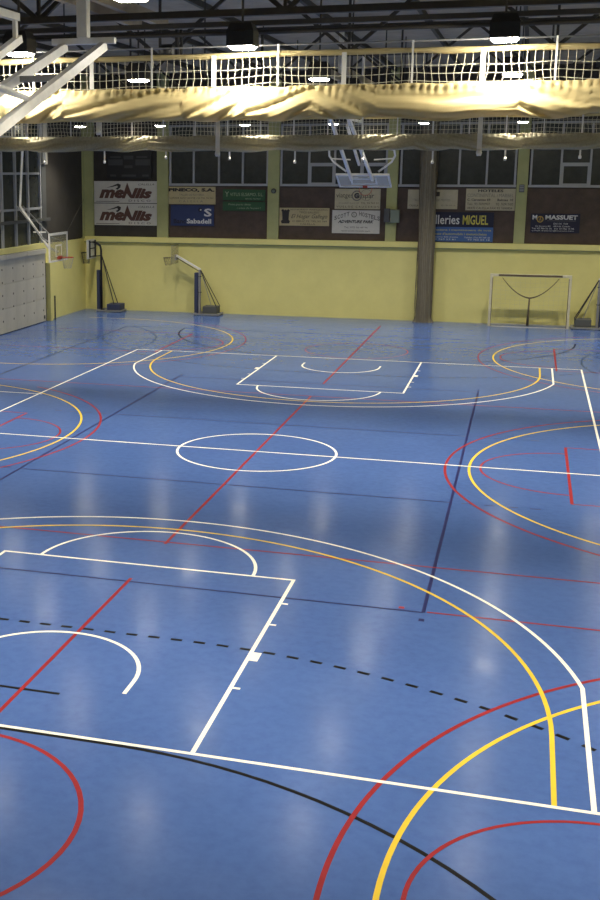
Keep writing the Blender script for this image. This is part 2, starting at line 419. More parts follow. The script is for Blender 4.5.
# ------------------------------------------------------------------ roof and trusses
rf = MB().box(XL - .3, XR + .3, YF - .3, YB + .3, ZR, ZR + .15).build('ceiling', 'roof'); tag(rf, kind='structure')
me_pur = MB().box(-.05, .05, YF, YB, ZR - .16, ZR).mesh('purlin', 'steel_dark')
for k in range(11): link('purlin', me_pur, rf, (-13 + 2.6 * k, 0, 0))
ZB, ZT = 8.55, 10.15
def make_truss(y, label):
    t = empty('roof_truss', (0, y, 0), 0, label, 'roof truss', 'steel roof trusses')
    MB().box(XL, XR, -.06, .06, ZB - .05, ZB + .05).build('bottom_chord', 'steel_dark', t)
    MB().box(XL, XR, -.07, .07, ZT - .06, ZT + .06).build('top_chord', 'steel_dark', t)
    n = 14; dx = (XR - XL) / n
    ma = MB().bar((0, 0, ZB), (dx, 0, ZT), .07, .07).mesh('brace', 'steel_dark')
    mb = MB().bar((0, 0, ZT), (dx, 0, ZB), .07, .07).mesh('brace', 'steel_dark')
    mv = MB().bar((0, 0, ZB), (0, 0, ZT), .05, .05).mesh('post', 'steel_dark')
    for i in range(n):
        link('brace', ma if i % 2 == 0 else mb, t, (XL + i * dx, 0, 0))
        if i and i % 2 == 0: link('post', mv, t, (XL + i * dx, 0, 0))
    return t
tr0 = make_truss(-7.4, 'dark steel lattice truss just above the near curtain')
names = {-18.0: 'dark steel lattice roof truss nearest the gallery, out of the picture', -1.0: 'dark steel lattice truss seen through the near net, first behind it',
         8.7: 'dark steel lattice truss over the far curtain', 16.5: 'dark steel lattice truss closest to the sign wall'}
for y, lb in names.items():
    c = copy_tree(tr0); c.location = (0, y, 0); c['label'] = lb

# ------------------------------------------------------------------ lamps
def make_lamp():
    t = empty('high_bay_lamp', (0, 0, 0), 0, 'x', 'lamp', 'high-bay lamps')
    b = MB()                                        # tapered dark housing
    w0, w1 = .195, .15
    n = len(b.v)
    for w_, z in ((w0, .02), (w0, .22), (w1, .33)):
        b.v += [(-w_, -w_ * .9, z), (w_, -w_ * .9, z), (w_, w_ * .9, z), (-w_, w_ * .9, z)]
    for r in range(2):
        for i in range(4):
            j = (i + 1) % 4; b.f.append((r * 4 + i, r * 4 + j, r * 4 + 4 + j, r * 4 + 4 + i))
    b.f += [(3, 2, 1, 0), (8, 9, 10, 11)]
    b.build('housing', 'housing', t)
    b = MB(); w0, w1 = .175, .135
    for w_, z in ((w0, .018), (w1, -.016)):
        b.v += [(-w_, -w_ * .9, z), (w_, -w_ * .9, z), (w_, w_ * .9, z), (-w_, w_ * .9, z)]
    for i in range(4):
        j = (i + 1) % 4; b.f.append((i, i + 4, j + 4, j))
    b.f.append((4, 7, 6, 5))
    b.build('glowing_lens', 'lens', t)['label'] = 'bright glowing lens'
    MB().tube([(0, 0, .33), (0, 0, 2.4)], .018, 6).build('hanger', 'steel_dark', t)
    ld = bpy.data.lights.new('lamp_beam', 'SPOT'); ld.energy = LAMP_POWER; ld.color = LAMP_COLOR
    ld.spot_size = math.radians(BEAM_DEG); ld.spot_blend = BEAM_BLEND; ld.shadow_soft_size = .12
    lo = bpy.data.objects.new('lamp_beam', ld); COL.objects.link(lo); lo.parent = t; lo.location = (0, 0, -.04)
    return t
lamp0 = make_lamp()
ROWS = {-13.4: 'high-bay lamp of the row in front of the near curtain, outside the picture', -8.45: 'high-bay lamp above the near curtain, outside the picture to the side',
        -2.1: 'high-bay lamp of the row behind the near curtain, outside the picture or hidden', 2.1: 'high-bay lamp over the centre circle, hidden by the near curtain', 8.32: 'high-bay lamp just behind the far curtain, hidden by the near curtain',
        13.4: 'high-bay lamp between far curtain and sign wall, hidden by the near curtain', 21.0: 'high-bay lamp of the row by the sign wall, hidden or outside the picture'}
COLS = [-12.3, -8.85, -5.35, -1.85, 1.58, 5.16, 8.7, 12.2]
LBL = {(-8.45, -1.85): 'glowing high-bay lamp above the near curtain, leftmost, beside the white hoop frame', (-8.45, 1.58): 'glowing high-bay lamp in dark box above the near curtain, left of centre',
       (-8.45, 5.16): 'glowing high-bay lamp in dark box above the near curtain, at the right', (-13.4, 1.58): 'glowing high-bay lamp cut by the top edge of the picture',
       (-2.1, -1.85): 'small glowing lamp seen behind the near net, leftmost of three', (-2.1, 1.58): 'small glowing lamp seen behind the near net, middle of three', (-2.1, 5.16): 'small glowing lamp seen behind the near net, rightmost of three',
       (21.0, -5.35): 'tiny glowing lamp seen through the far net, leftmost of four', (21.0, -1.85): 'tiny glowing lamp seen through the far net, second from left', (21.0, 1.58): 'tiny glowing lamp seen through the far net, third from left', (21.0, 5.16): 'tiny glowing lamp seen through the far net, rightmost'}
lens_plain = next(c for c in lamp0.children if c.name.startswith('glowing_lens')).data; lens_bright = lens_plain.copy(); lens_bright.materials[0] = MATS['lens_bright']
BEAM = {-13.4: 1.06, -8.45: .18, 13.4: .88, 8.32: .85, 21.0: 1.2}; beams = {}
for y in ROWS:
    beams[y] = next(c for c in lamp0.children if c.type == 'LIGHT').data.copy(); beams[y].energy = LAMP_POWER * BEAM.get(y, 1.0)
first = True
for y in ROWS:
    for x in COLS:
        o = lamp0 if first else copy_tree(lamp0); first = False
        o.location = (x, y + (-.7 if (y == -2.1 and x < -1.5) else 0), 8.0 if y > 20 else (7.935 if y == -8.45 else 7.95))
        o['label'] = LBL.get((y, x), ROWS[y])
        for c in o.children:
            if c.type == 'LIGHT': c.data = beams[y]
            elif c.name.startswith('glowing_lens'): c.data = lens_bright if y == -8.45 else lens_plain

# ------------------------------------------------------------------ divider curtains
def smooth_noise(seed):
    rnd = random.Random(seed); ph = [(rnd.uniform(.5, 3.5), rnd.uniform(0, 6.28), rnd.uniform(.4, 1)) for _ in range(6)]
    s = sum(p[2] for p in ph)
    return lambda x: sum(a * math.sin(f * x + p) for f, p, a in ph) / s
def curtain(yc, label, far):
    """side = -1: lamps on the camera side"""
    t = empty('divider_curtain', (0, yc, 0), 0, label, 'curtain', 'folded divider curtains')
    rnd = random.Random(11 if far else 5)
    x0, x1 = XL + .15, XR - .15
    n1, n2, n3, n4 = (smooth_noise(k + (20 if far else 0)) for k in range(4))
    ztop, znet0, zbot = (7.68, 7.22, 6.82) if far else (7.88, 7.44, 6.995)
    # steel rail, shaft and beam above it
    MB().tube([(x0, 0, 8.01), (x1, 0, 8.01)], .013, 8).build('rail', 'grey_metal', t, True)
    MB().tube([(x0, .05, 8.20), (x1, .05, 8.20)], .032, 8).build('drive_shaft', 'steel_dark', t, True)
    MB().box(x0, x1, .0, .10, 8.29, 8.36).build('carrier_beam', 'steel_dark', t)
    # padded top hem
    N = 140; path = []; rad = []
    for i in range(N + 1):
        x = x0 + (x1 - x0) * i / N
        path.append((x, .015 * n1(2 * x), ztop + .02 * n2(1.3 * x))); rad.append(.042 + .012 * n3(2.2 * x))
    MB().tube(path, rad, 8).build('top_hem', 'curtain_cloth', t, True)
    # knotted net between the hem and the bundle
    net = MB(); cell = .105; k = 0; cd_ = .0065 if not far else .008
    nx = int((x1 - x0) / cell); rows = [znet0 - .06 + cell * j for j in range(int((ztop - znet0 + .08) / cell) + 1)]
    def pt(i, j):
        x = x0 + i * cell
        dx = .03 * n3(1.7 * x + j * .5); dz = .022 * n4(2.1 * x) - .010 * abs(math.sin(x * 1.6)) * (len(rows) - j)
        return Vector((x + dx, .02 * n2(x * 2) - .01, min(ztop - .005, rows[j] + dz) if j < len(rows) - 1 else ztop - .01))
    for i in range(nx + 1):
        for j in range(len(rows) - 1): net.bar(pt(i, j), pt(i, j + 1), cd_, cd_)
    for j in range(len(rows) - 1):
        for i in range(nx): net.bar(pt(i, j), pt(i + 1, j), cd_, cd_)
    o = net.build('net_band', 'net_cord', t); o['kind'] = 'stuff'; o['label'] = 'square-mesh netting above the folded cloth'
    # folded cloth bundle
    NX = int((x1 - x0) / .025); NS = 34; mb = MB()
    folds = []
    x = x0
    while x < x1:                                   # swags: each hangs between two straps and wraps diagonally
        wd = rnd.choice((.95, 1.9, 1.9)); folds.append((x, x + wd, rnd.uniform(.02, .07), rnd.uniform(-.6, .6))); x += wd
    for i in range(NX + 1):
        x = x0 + (x1 - x0) * i / NX
        sw = next((f_ for f_ in folds if f_[0] <= x < f_[1]), folds[-1])
        u = (x - sw[0]) / (sw[1] - sw[0]); sag = sw[2] * math.sin(PI * max(0, min(1, u)))
        zt = znet0 + .02 * n2(3 * x) + .012 * n1(9 * x); zb = zbot - sag + .02 * n3(2 * x)
        dep = .16 + .03 * n4(1.5 * x)
        for k in range(NS):
            a = 2 * PI * k / NS
            cz = (zt + zb) / 2; hz = (zt - zb) / 2
            yy = -math.cos(a) * dep * (.45 + .55 * (1 - math.sin(a)) / 1.6) - .05 * (1 - math.sin(a)); zz = cz + math.sin(a) * hz
            # creases running diagonally through each swag
            ph = 11 * (math.sin(a) * .5 + .5) + 9.0 * sw[3] * (u - .5) * 2 + 2.5 * n1(x)
            amp = .052 * (.30 + .70 * math.sin(PI * max(0, min(1, u))))
            yy += amp * (1 - 2 * abs(math.sin(ph * .5)) ** .7) + .016 * math.sin(2.3 * ph + 4 * u * sw[3] + 1)
            if math.sin(a) > .35: yy += .028 * math.sin(x * 52 + 3 * n3(4 * x)) * (math.sin(a) - .35) / .65   # gathers along the top
            mb.v.append((x, yy, zz))
    for i in range(NX):
        for k in range(NS):
            l = (k + 1) % NS
            mb.f.append((i * NS + k, i * NS + l, (i + 1) * NS + l, (i + 1) * NS + k))
    mb.f.append(tuple(reversed(range(NS)))); mb.f.append(tuple(NX * NS + k for k in range(NS)))
    mb.build('folded_cloth', 'net_bundle' if far else 'curtain_cloth', t, True)
    # lifting straps and their weighted ends
    k = -8 if not far else -8
    for q in range(-8, 7):
        xs = 1.06 + .955 * 2 * q / 1.0
        for odd in (0, 1):
            x = xs + .955 * odd
            if not (x0 < x < x1): continue
            wide = (odd == 0)
            hw = (.033 if wide else .014) if not far else (.022 if wide else .014)
            b = MB().box(x - hw, x + hw, -.062, -.050, znet0, ztop if wide else ztop + .14)
            b.build('lifting_strap', 'white_paint', t)
            if wide:
                L = rnd.uniform(.16, .30) if far else {-1: .13, 0: .46, 1: 0, 2: .46}.get(q, rnd.choice((.18, .44)))
                if not L: continue
                e = MB().box(x - hw, x + hw, .195, .207, zbot - L, znet0)
                e = e.build('strap_tail', 'white_paint', t)
                MB().tube([(x, .20, zbot - L - .09), (x, .20, zbot - L - .05), (x, .20, zbot - L)], (.03, .042, .03), 8).build('weight', 'white_paint', e, True)
    return t
curtain(-8.0, 'cream folded divider curtain with net band, nearest the camera', False)
curtain(8.0, 'greyish folded divider curtain with net band farther back in the hall', True)
# winch motor on the near curtain rail
t = empty('winch_motor', (.25, -7.72, 8.0), 0, 'dark round winch motor on the rail above the near curtain', 'motor')
MB().tube([(-.10, 0, 0), (.08, 0, 0)], .10, 16).build('drum', 'black_metal', t, True)
MB().tube([(.08, 0, 0), (.11, 0, 0)], .075, 16).build('drum_cover', 'grey_metal', t, True)
MB().box(.13, .17, -.05, .05, -.1, .3).build('bracket', 'black_metal', t); MB().box(.20, .23, -.03, .03, -.1, .3).build('bracket', 'black_metal', t)

# ------------------------------------------------------------------ ceiling-hung hoops, folded up
def ceiling_hoop(label):
    """local: far hoop, mount at +y 10.6, board swung up at y 16.3"""
    t = empty('ceiling_hoop', (0, 0, 0), 0, label, 'basketball hoop', 'ceiling-hung hoops swung up')
    WM = 'white_metal'
    MB().box(-.07, .07, 10.53, 10.67, 7.90, 10.3).build('hanger_post', WM, t, bevel=.01)
    MB().box(-.43, .43, 10.55, 10.64, 7.82, 7.90).build('crossbar', WM, t, bevel=.008)
    for sx in (-1, 1):
        MB().bar((sx * .27, 10.58, 7.80), (sx * .36, 16.0, 5.95), .085, .11).build('arm', WM, t)
        MB().tube([(sx * .32, 13.2, 7.0), (sx * 1.10, 15.6, 6.95), (sx * 1.12, 15.8, 6.75), (sx * 1.0, 15.95, 6.55), (sx * .55, 16.05, 6.22)], .035, 8).build('outer_arm', WM, t, True)
        MB().bar((sx * 1.08, 15.9, 6.66), (sx * .40, 15.9, 6.62), .045, .045).build('tie', WM, t)
        MB().bar((sx * .34, 15.95, 5.98), (sx * .16, 16.3, 6.02), .05, .05).build('bracket', WM, t)
    MB().box(-.30, .30, 12.0, 12.07, 7.26, 7.33).build('stretcher', 'grey_metal', t)
    for x in (.97, .50): MB().box(x - .05, x + .05, 5.4, 12.0, 8.60, 8.78).build('mount_beam', 'steel_beige', t)
    MB().box(-.14, -.06, 12.9, 16.2, 7.84, 7.92).build('upper_tube', WM, t)
    MB().box(-.12, -.08, 12.92, 12.98, 7.64, 7.84).build('link', WM, t)
    MB().bar((-.10, 12.85, 7.66), (-.10, 15.9, 6.45), .08, .08).build('lower_tube', WM, t)
    MB().box(-.14, -.06, 16.1, 16.2, 7.92, 10.3).build('hanger_post', WM, t)
    # backboard, swung up so that it hangs almost level
    b = MB(); A = Vector((0, 16.05, 6.13)); B = Vector((0, 16.95, 5.72))
    d = (B - A); n = Vector((0, -d.z, d.y)).normalized() * -.02
    def slab(b, x0, x1, t0, t1, off0, off1):
        k = len(b.v); P0, P1 = A + d * t0, A + d * t1
        for off in (off0, off1):
            for x, P in ((x0, P0), (x1, P0), (x1, P1), (x0, P1)):
                b.v.append((x, P.y + n.y * off, P.z + n.z * off))
        b.f += [tuple(k + i for i in q) for q in ((3, 2, 1, 0), (4, 5, 6, 7), (0, 1, 5, 4), (1, 2, 6, 5), (2, 3, 7, 6), (3, 0, 4, 7))]
    slab(b, -.9, .9, 0, 1, 0, 1); b.build('backboard', 'board_milky', t)
    for (x0, x1, t0, t1) in ((-.92, .92, -.02, .05), (-.92, .92, .95, 1.02), (-.92, -.86, .05, .95), (.86, .92, .05, .95), (-.45, .45, .28, .33), (-.45, .45, .70, .75), (-.45, -.40, .33, .70), (.40, .45, .33, .70)):
        b = MB(); slab(b, x0, x1, t0, t1, -1.2, 2.4); b.build('board_frame', 'white_metal', t)
    ring = [(.225 * math.cos(2 * PI * i / 20), 17.0 + .10 * math.sin(2 * PI * i / 20), 5.60 + .2 * math.sin(2 * PI * i / 20)) for i in range(20)]
    MB().tube(ring, .010, 6, True).build('rim', 'rim_red', t, True)
    MB().box(-.08, .08, 16.85, 16.98, 5.66, 5.74).build('rim_plate', 'rim_red', t)
    return t
h0 = ceiling_hoop('white ceiling-hung hoop with level backboard below the far curtain')
h1 = copy_tree(h0); h1.rotation_euler = (0, 0, PI); h1['label'] = 'white ceiling-hung hoop frame at the top left corner, nearest the camera'

# ------------------------------------------------------------------ hoop of the far cross court by the left wall
def rim_net(t, cx, cy, cz, r=.225, m='rim_red', netm='net_pale', h=.42):
    rm = MB().tube([(cx + r * math.cos(2 * PI * i / 24), cy + r * math.sin(2 * PI * i / 24), cz) for i in range(24)], .014, 6, True).build('rim', m, t, True)
    b = MB(); n = 12
    for i in range(n):
        for s in (-1, 1):
            pts = []
            for k in range(6):
                u = k / 5; rr = r * (1 - .42 * u); a = 2 * PI * (i + s * u * 1.5) / n
                pts.append((cx + rr * math.cos(a), cy + rr * math.sin(a), cz - h * u))
            b.tube(pts, .005, 4)
    o = b.build('hoop_net', netm, rm); o['kind'] = 'stuff'
t = empty('wall_hoop', (-11.3, 16, 0), 0, 'white-framed clear backboard with red rim in front of the grey climbing panels', 'basketball hoop')
def lb(x0, x1, y0, y1, z0, z1, name, m): return MB().box(x0, x1, y0, y1, z0, z1).build(name, m, t)
lb(-.02, 0, -.86, .86, 2.94, 3.91, 'backboard', 'clear_board')
for (y0, y1, z0, z1) in ((-.9, .9, 3.88, 3.97), (-.9, .9, 2.90, 2.96), (-.9, -.84, 2.96, 3.88), (.84, .9, 2.96, 3.88)): lb(-.03, .02, y0, y1, z0, z1, 'board_frame', 'white_metal')
for (y0, y1, z0, z1) in ((-.30, .30, 3.47, 3.53), (-.30, .30, 3.07, 3.11), (-.30, -.25, 3.11, 3.47), (.25, .30, 3.11, 3.47)): lb(.002, .012, y0, y1, z0, z1, 'target_square', 'line_white')
lb(-.02, .12, -.12, .12, 2.98, 3.10, 'rim_plate', 'rim_red')
rim_net(t, .36, 0, 3.05)
MB().tube([(-1.36, 0, 8.3), (-1.38, 0, 7.0), (-1.53, 0, 4.93), (-.40, 0, 3.40), (-.02, 0, 3.25)], .05, 8).build('support_pipe', 'white_metal', t, True)
MB().tube([(-1.53, .25, 4.93), (-.42, .45, 3.75), (-.02, .6, 3.6)], .028, 8).build('brace', 'grey_metal', t, True)
MB().tube([(-1.53, -.25, 4.93), (-.42, -.45, 3.75), (-.02, -.6, 3.6)], .028, 8).build('brace', 'grey_metal', t, True)
MB().box(-1.0, -.5, -.03, .03, 3.95, 4.0).build('latch', 'white_metal', t)
MB().tube([(-.02, .9, 3.95), (-2.4, 9.0, 5.0)], .005, 5).build('stay_wire', 'steel_dark', t)

# ------------------------------------------------------------------ mobile hoops by the far wall
def mobile_base(t, s):
    """s = +1: ballast lies towards +x"""
    x = lambda a: s * a
    def bx(a, b, *r): return MB().box(min(x(a), x(b)), max(x(a), x(b)), *r)
    bx(-.12, 1.05, -.42, -.36, .03, .09).build('base_rail', 'grey_metal', t); bx(-.12, 1.05, .36, .42, .03, .09).build('base_rail', 'grey_metal', t)
    bx(.98, 1.05, -.36, .36, .03, .09).build('base_rail', 'grey_metal', t); bx(-.12, -.04, -.36, .36, .03, .09).build('base_rail', 'grey_metal', t)
    for yy in (-.39, .39):
        for xx in (-.05, .98):
            MB().tube([(x(xx), yy - .02, .035), (x(xx), yy + .02, .035)], .035, 10).build('wheel', 'black_metal', t)
def pole_hoop(loc, label):
    t = empty('mobile_hoop', loc, 0, label, 'basketball hoop', 'wheeled hoops along the far wall'); mobile_base(t, 1)
    MB().box(.38, 1.0, -.38, .34, .09, .36).build('ballast_box', 'blue_pad', t, bevel=.02)
    return t
# left corner hoop: solid white board edge-on, tall post with curved neck
t = pole_hoop((-12.80, 24.7, 0), 'wheeled hoop in the left corner with white board seen edge-on')
MB().tube([(0, 0, .05), (0, 0, 2.75), (-.04, 0, 2.92), (-.14, 0, 3.02), (-.30, 0, 3.08)], .05, 8).build('post', 'black_metal', t, True)
MB().box(-.20, -.06, -.10, .10, .05, 1.86).build('post_pad', 'blue_pad', t, bevel=.02)
MB().box(-.47, -.44, -.60, .60, 2.36, 3.22).build('backboard', 'white_paint', t)
for yy in (-.35, .35): MB().box(-.44, -.38, yy - .02, yy + .02, 2.42, 3.18).build('board_stiffener', 'black_metal', t)
for zz in (2.46, 2.82, 3.10): MB().box(-.44, -.40, -.35, .35, zz - .02, zz + .02).build('board_stiffener', 'black_metal', t)
MB().bar((-.40, 0, 2.46), (0, 0, 2.50), .04, .04).build('lower_arm', 'black_metal', t); MB().bar((-.40, 0, 3.08), (-.28, 0, 3.08), .04, .04).build('upper_arm', 'black_metal', t)
for yy in (-.25, .25): MB().tube([(.03, 0, 2.5), (.68, yy, .36)], .022, 6).build('back_stay', 'black_metal', t)
rim_net(t, -.72, 0, 2.62, .22, 'black_metal', 'steel_dark', .5)
# second hoop: clear board on a sloping arm
t = empty('mobile_hoop', (-8.24, 24.7, 0), 0, 'wheeled hoop with sloping white arm and clear board, between two signs bays', 'basketball hoop', 'wheeled hoops along the far wall')
mobile_base(t, 1); o = t
t['label'] = 'wheeled hoop with sloping arm and small clear board below the blue sign'
MB().box(.28, .92, -.30, .30, .09, .40).build('ballast_box', 'frame_dark', t, bevel=.02)
MB().bar((.06, 0, .06), (.06, 0, 1.98), .09, .12).build('post', 'grey_metal', t)
MB().box(-.16, .0, -.12, .12, .05, 1.85).build('post_pad', 'blue_pad', t, bevel=.02)
MB().bar((.10, 0, 1.98), (-1.02, 0, 2.58), .07, .08).build('arm', 'white_metal', t); MB().bar((.08, -.02, 1.88), (-1.0, -.02, 2.48), .03, .03).build('arm_rod', 'black_metal', t)
MB().box(-1.06, -1.0, -.15, .15, 2.38, 2.62).build('board_bracket', 'grey_metal', t)
MB().box(-1.10, -1.07, -.55, .55, 2.22, 3.06).build('backboard', 'clear_board', t)
for yy in (-.15, .15): MB().tube([(.10, yy * .3, 1.95), (.92, yy * 2, .36)], .020, 6).build('back_stay', 'black_metal', t)
MB().tube([(.13, 0, 1.9), (.60, 0, .40)], .014, 6).build('gas_spring', 'grey_metal', t)
for zz in (1.68, .98): MB().box(-.02, .13, -.06, .06, zz - .02, zz + .02).build('clamp', 'black_metal', t)
rim_net(t, -1.40, 0, 2.47, .21, 'goal_brown', 'goal_brown', .34)
# third hoop, cut by the right edge: same build mirrored
h3 = copy_tree(o); h3.location = (8.52, 24.7, 0); h3.rotation_euler = (0, 0, PI)
h3['label'] = 'wheeled hoop with dark ballast box beside the goal, cut by the right edge'

# ------------------------------------------------------------------ small goal
t = empty('handball_goal', (5.8, 24.3, 0), 0, 'small white goal frame with net standing against the yellow wall', 'goal')
gw, gh = 1.53, 2.06
for s in (-1, 1):
    MB().box(s * gw - .05, s * gw + .05, -.05, .05, 0, gh + .10).build('post', 'goal_white', t, bevel=.008)
    MB().box(s * (gw - .053) - .012, s * (gw - .053) + .012, -.052, .03, .02, gh - .05).build('post_lining', 'goal_brown', t)
    MB().tube([(s * gw, .04, gh + .04), (s * gw, .35, gh - .1), (s * gw, .78, .05)], .018, 6).build('rear_stay', 'goal_white', t, True)
    MB().bar((s * gw, .04, .03), (s * gw, .80, .03), .04, .04).build('ground_rail', 'goal_white', t)
MB().box(-gw + .05, gw - .05, -.05, .05, gh, gh + .10).build('crossbar', 'goal_white', t, bevel=.008)
for x0, x1 in ((-1.25, 1.22),): MB().box(x0, x1, -.056, -.051, gh + .01, gh + .09).build('crossbar_band', 'goal_brown', t)
MB().bar((-gw, .80, .03), (gw, .80, .03), .04, .04).build('ground_rail', 'goal_white', t)
MB().box(-gw, gw, -.02, .02, .0, .025).build('ground_rail', 'goal_white', t)
# net: gathered cords to the middle and a loose mesh
def cat(a, b, sag, n=14): 
    a, b = Vector(a), Vector(b); return [tuple(a.lerp(b, i / n) + Vector((0, 0, -sag * 4 * (i / n) * (1 - i / n)))) for i in range(n + 1)]
for s in (-1, 1):
    MB().tube(cat((s * 1.1, .12, gh - .06), (-.02 if s < 0 else .02, .35, 1.17), .16), [.012 + .020 * i / 14 for i in range(15)], 6).build('gathered_net', 'goal_brown', t, True)
MB().tube([(0, .35, 1.2), (-.01, .36, .7), (-.02, .4, .03)], (.03, .04, .055), 8).build('gathered_net', 'goal_brown', t, True)
b = MB()
for i in range(17):
    x = -gw + 2 * gw * i / 16; b.tube(cat((x, .04, gh), (x * .98, .78, .03), .12, 6), .0025, 3)
for j in range(10):
    u = (j + 1) / 11; b.tube([(-gw, .04 + .74 * u, gh * (1 - u)), (0, .06 + .74 * u, gh * (1 - u) - .08), (gw, .04 + .74 * u, gh * (1 - u))], .0025, 3)
o = b.build('loose_net', 'net_pale', t); o['kind'] = 'stuff'

# ------------------------------------------------------------------ gathered net hanging to the floor
b = MB(); NZ, NS = 60, 44
for i in range(NZ + 1):
    u = i / NZ; z = 8.3 * u
    rx = .30 - .02 * math.sin(u * 9) + (.10 * max(0, 1 - z / .35) ** 2); ry = .20
    cx = .10 * (1 - u) * .4 + .02 * math.sin(u * 6)
    for k in range(NS):
        a = 2 * PI * k / NS; f_ = 1 + .10 * math.sin(9 * a + 1.3 * math.sin(5 * u)) + .05 * math.sin(17 * a + 4 * u)
        b.v.append((cx + rx * f_ * math.cos(a), ry * f_ * math.sin(a), z))
for i in range(NZ):
    for k in range(NS):
        l = (k + 1) % NS; b.f.append((i * NS + k, i * NS + l, (i + 1) * NS + l, (i + 1) * NS + k))
t = empty('gathered_divider_net', (1.52, 24.80, 0), 0, 'tall brown gathered net hanging to the floor in front of the far wall', 'net')
b.build('net_folds', 'net_brown', t, True)
cords = MB()
for k in range(26):
    a = 2 * PI * k / 26; cords.tube([(.33 * math.cos(a) * (1 + .1 * math.sin(i + k)) + .03 * (1 - i / 9), .22 * math.sin(a), .02 + 8.2 * i / 9) for i in range(10)], .008, 3)
o = cords.build('net_cords', 'goal_brown', t); o['kind'] = 'stuff'
MB().box(-.5, .5, -.04, .04, 8.3, 8.36).build('net_rail', 'steel_dark', t)

# ------------------------------------------------------------------ signs on the far wall
YS = 25.255
def letters(txt, m, x0, x1, z0, z1, parent, y=None, shear=0.0, bold=0.0, keep=False, name='lettering', rot=0.0, oy=0.0):
    """raised flat lettering filling the given rectangle"""
    c = bpy.data.curves.new('font', 'FONT'); c.body = txt; c.shear = shear; c.offset = bold; c.fill_mode = 'FRONT'; c.resolution_u = 2
    o = bpy.data.objects.new('font', c); COL.objects.link(o)
    dg = bpy.context.evaluated_depsgraph_get(); me = bpy.data.meshes.new_from_object(o.evaluated_get(dg))
    bpy.data.objects.remove(o); bpy.data.curves.remove(c)
    xs = [v.co.x for v in me.vertices]; ys_ = [v.co.y for v in me.vertices]
    a, b_, c0, c1 = min(xs), max(xs), min(ys_), max(ys_)
    y = (YS - .024 if y is None else y)
    sx = (x1 - x0) / (b_ - a); sz = (z1 - z0) / max(1e-6, c1 - c0)
    for v in me.vertices:
        X = x0 + (v.co.x - a) * sx; Z = z0 + (v.co.y - c0) * sz
        if rot: Z += (X - (x0 + x1) / 2) * rot
        v.co = (X, y, Z)
    me.materials.clear(); me.materials.append(MATS[m])
    o = bpy.data.objects.new(name, me); COL.objects.link(o); o.parent = BOARD.get(parent.name, parent)
    return o
BOARD = {}
def sign(x0, x1, z0, z1, m, label, cat_='sign', dz=0.0):
    t = empty('wall_sign', (0, 0, 0), 0, label, cat_, 'advertising signs on the far wall')
    b = MB(); b.prism([(x0, z0 + dz), (x1, z0), (x1, z1), (x0, z1 + dz)], YS - .02, YS + .02)
    BOARD[t.name] = b.build('board', m, t); return t
def plate(t, x0, x1, z0, z1, m, name='plate', y=.022): return MB().box(x0, x1, YS - y - .003, YS - .018, z0, z1).build(name, m, t)
def disc(t, cx, cz, r, m, name='emblem', r2=0.0, y=.025, n=20, sq=1.0):
    b = MB()
    if r2 <= 0: b.prism([(cx + r * math.cos(2 * PI * i / n), cz + sq * r * math.sin(2 * PI * i / n)) for i in range(n)], YS - y, YS - y + .004)
    else:
        for i in range(n):
            a0, a1 = 2 * PI * i / n, 2 * PI * (i + 1) / n
            b.prism([(cx + r * math.cos(a0), cz + sq * r * math.sin(a0)), (cx + r * math.cos(a1), cz + sq * r * math.sin(a1)), (cx + r2 * math.cos(a1), cz + sq * r2 * math.sin(a1)), (cx + r2 * math.cos(a0), cz + sq * r2 * math.sin(a0))], YS - y, YS - y + .004)
    return b.build(name, m, t)
# two identical disco banners, one above the other
for z0, lab, corner in ((4.83, 'white banner with dark red lettering and bird mark, upper of two under the scoreboard', 'CALELLA'), (3.84, 'white banner with dark red lettering and bird mark, lower of two under the scoreboard', 'CALELLA')):
    t = sign(-13.30, -10.30, z0, z0 + .96, 'sign_white', lab, 'banner')
    letters('me', 'ink_red', -13.06, -11.88, z0 + .20, z0 + .60, t, shear=.3, bold=.055)
    b = MB().prism([(-11.98, z0 + .20), (-11.72, z0 + .90), (-11.46, z0 + .26), (-11.58, z0 + .22), (-11.74, z0 + .42), (-11.84, z0 + .20)], YS - .024, YS - .021); b.build('lettering', 'ink_red', t)
    letters('llis', 'ink_red', -11.56, -10.55, z0 + .20, z0 + .66, t, shear=.3, bold=.055)
    letters('D I S C O', 'ink_dark', -11.65, -10.62, z0 + .06, z0 + .15, t)
    letters(corner, 'ink_dark', -11.2, -10.45, z0 + .78, z0 + .86, t, shear=.3)
    plate(t, -13.22, -12.1, z0 + .055, z0 + .075, 'ink_dark', 'small_print')
    b = MB().prism([(-12.75, z0 + .66), (-12.4, z0 + .76), (-12.15, z0 + .86), (-12.02, z0 + .80), (-12.05, z0 + .68), (-12.18, z0 + .58), (-12.28, z0 + .62), (-12.16, z0 + .70), (-12.2, z0 + .76), (-12.4, z0 + .71)], YS - .024, YS - .021)
    b.build('bird_mark', 'ink_dark', t)
# cream sign with black heading
t = sign(-9.82, -7.64, 4.80, 5.56, 'sign_tan', 'tan sign with black heading above the blue bank sign')
letters('PINECO, S.A.', 'ink_dark', -9.78, -7.68, 5.32, 5.50, t, bold=.06)
letters('TALLER DE FUSTERIA', 'ink_grey', -9.3, -8.15, 5.17, 5.25, t)
letters('CARRER SANT JAUME 120 TEL 93 769', 'ink_dark', -9.74, -7.72, 5.02, 5.10, t); letters('C A L E L L A', 'ink_grey', -9.3, -8.2, 4.89, 4.97, t)
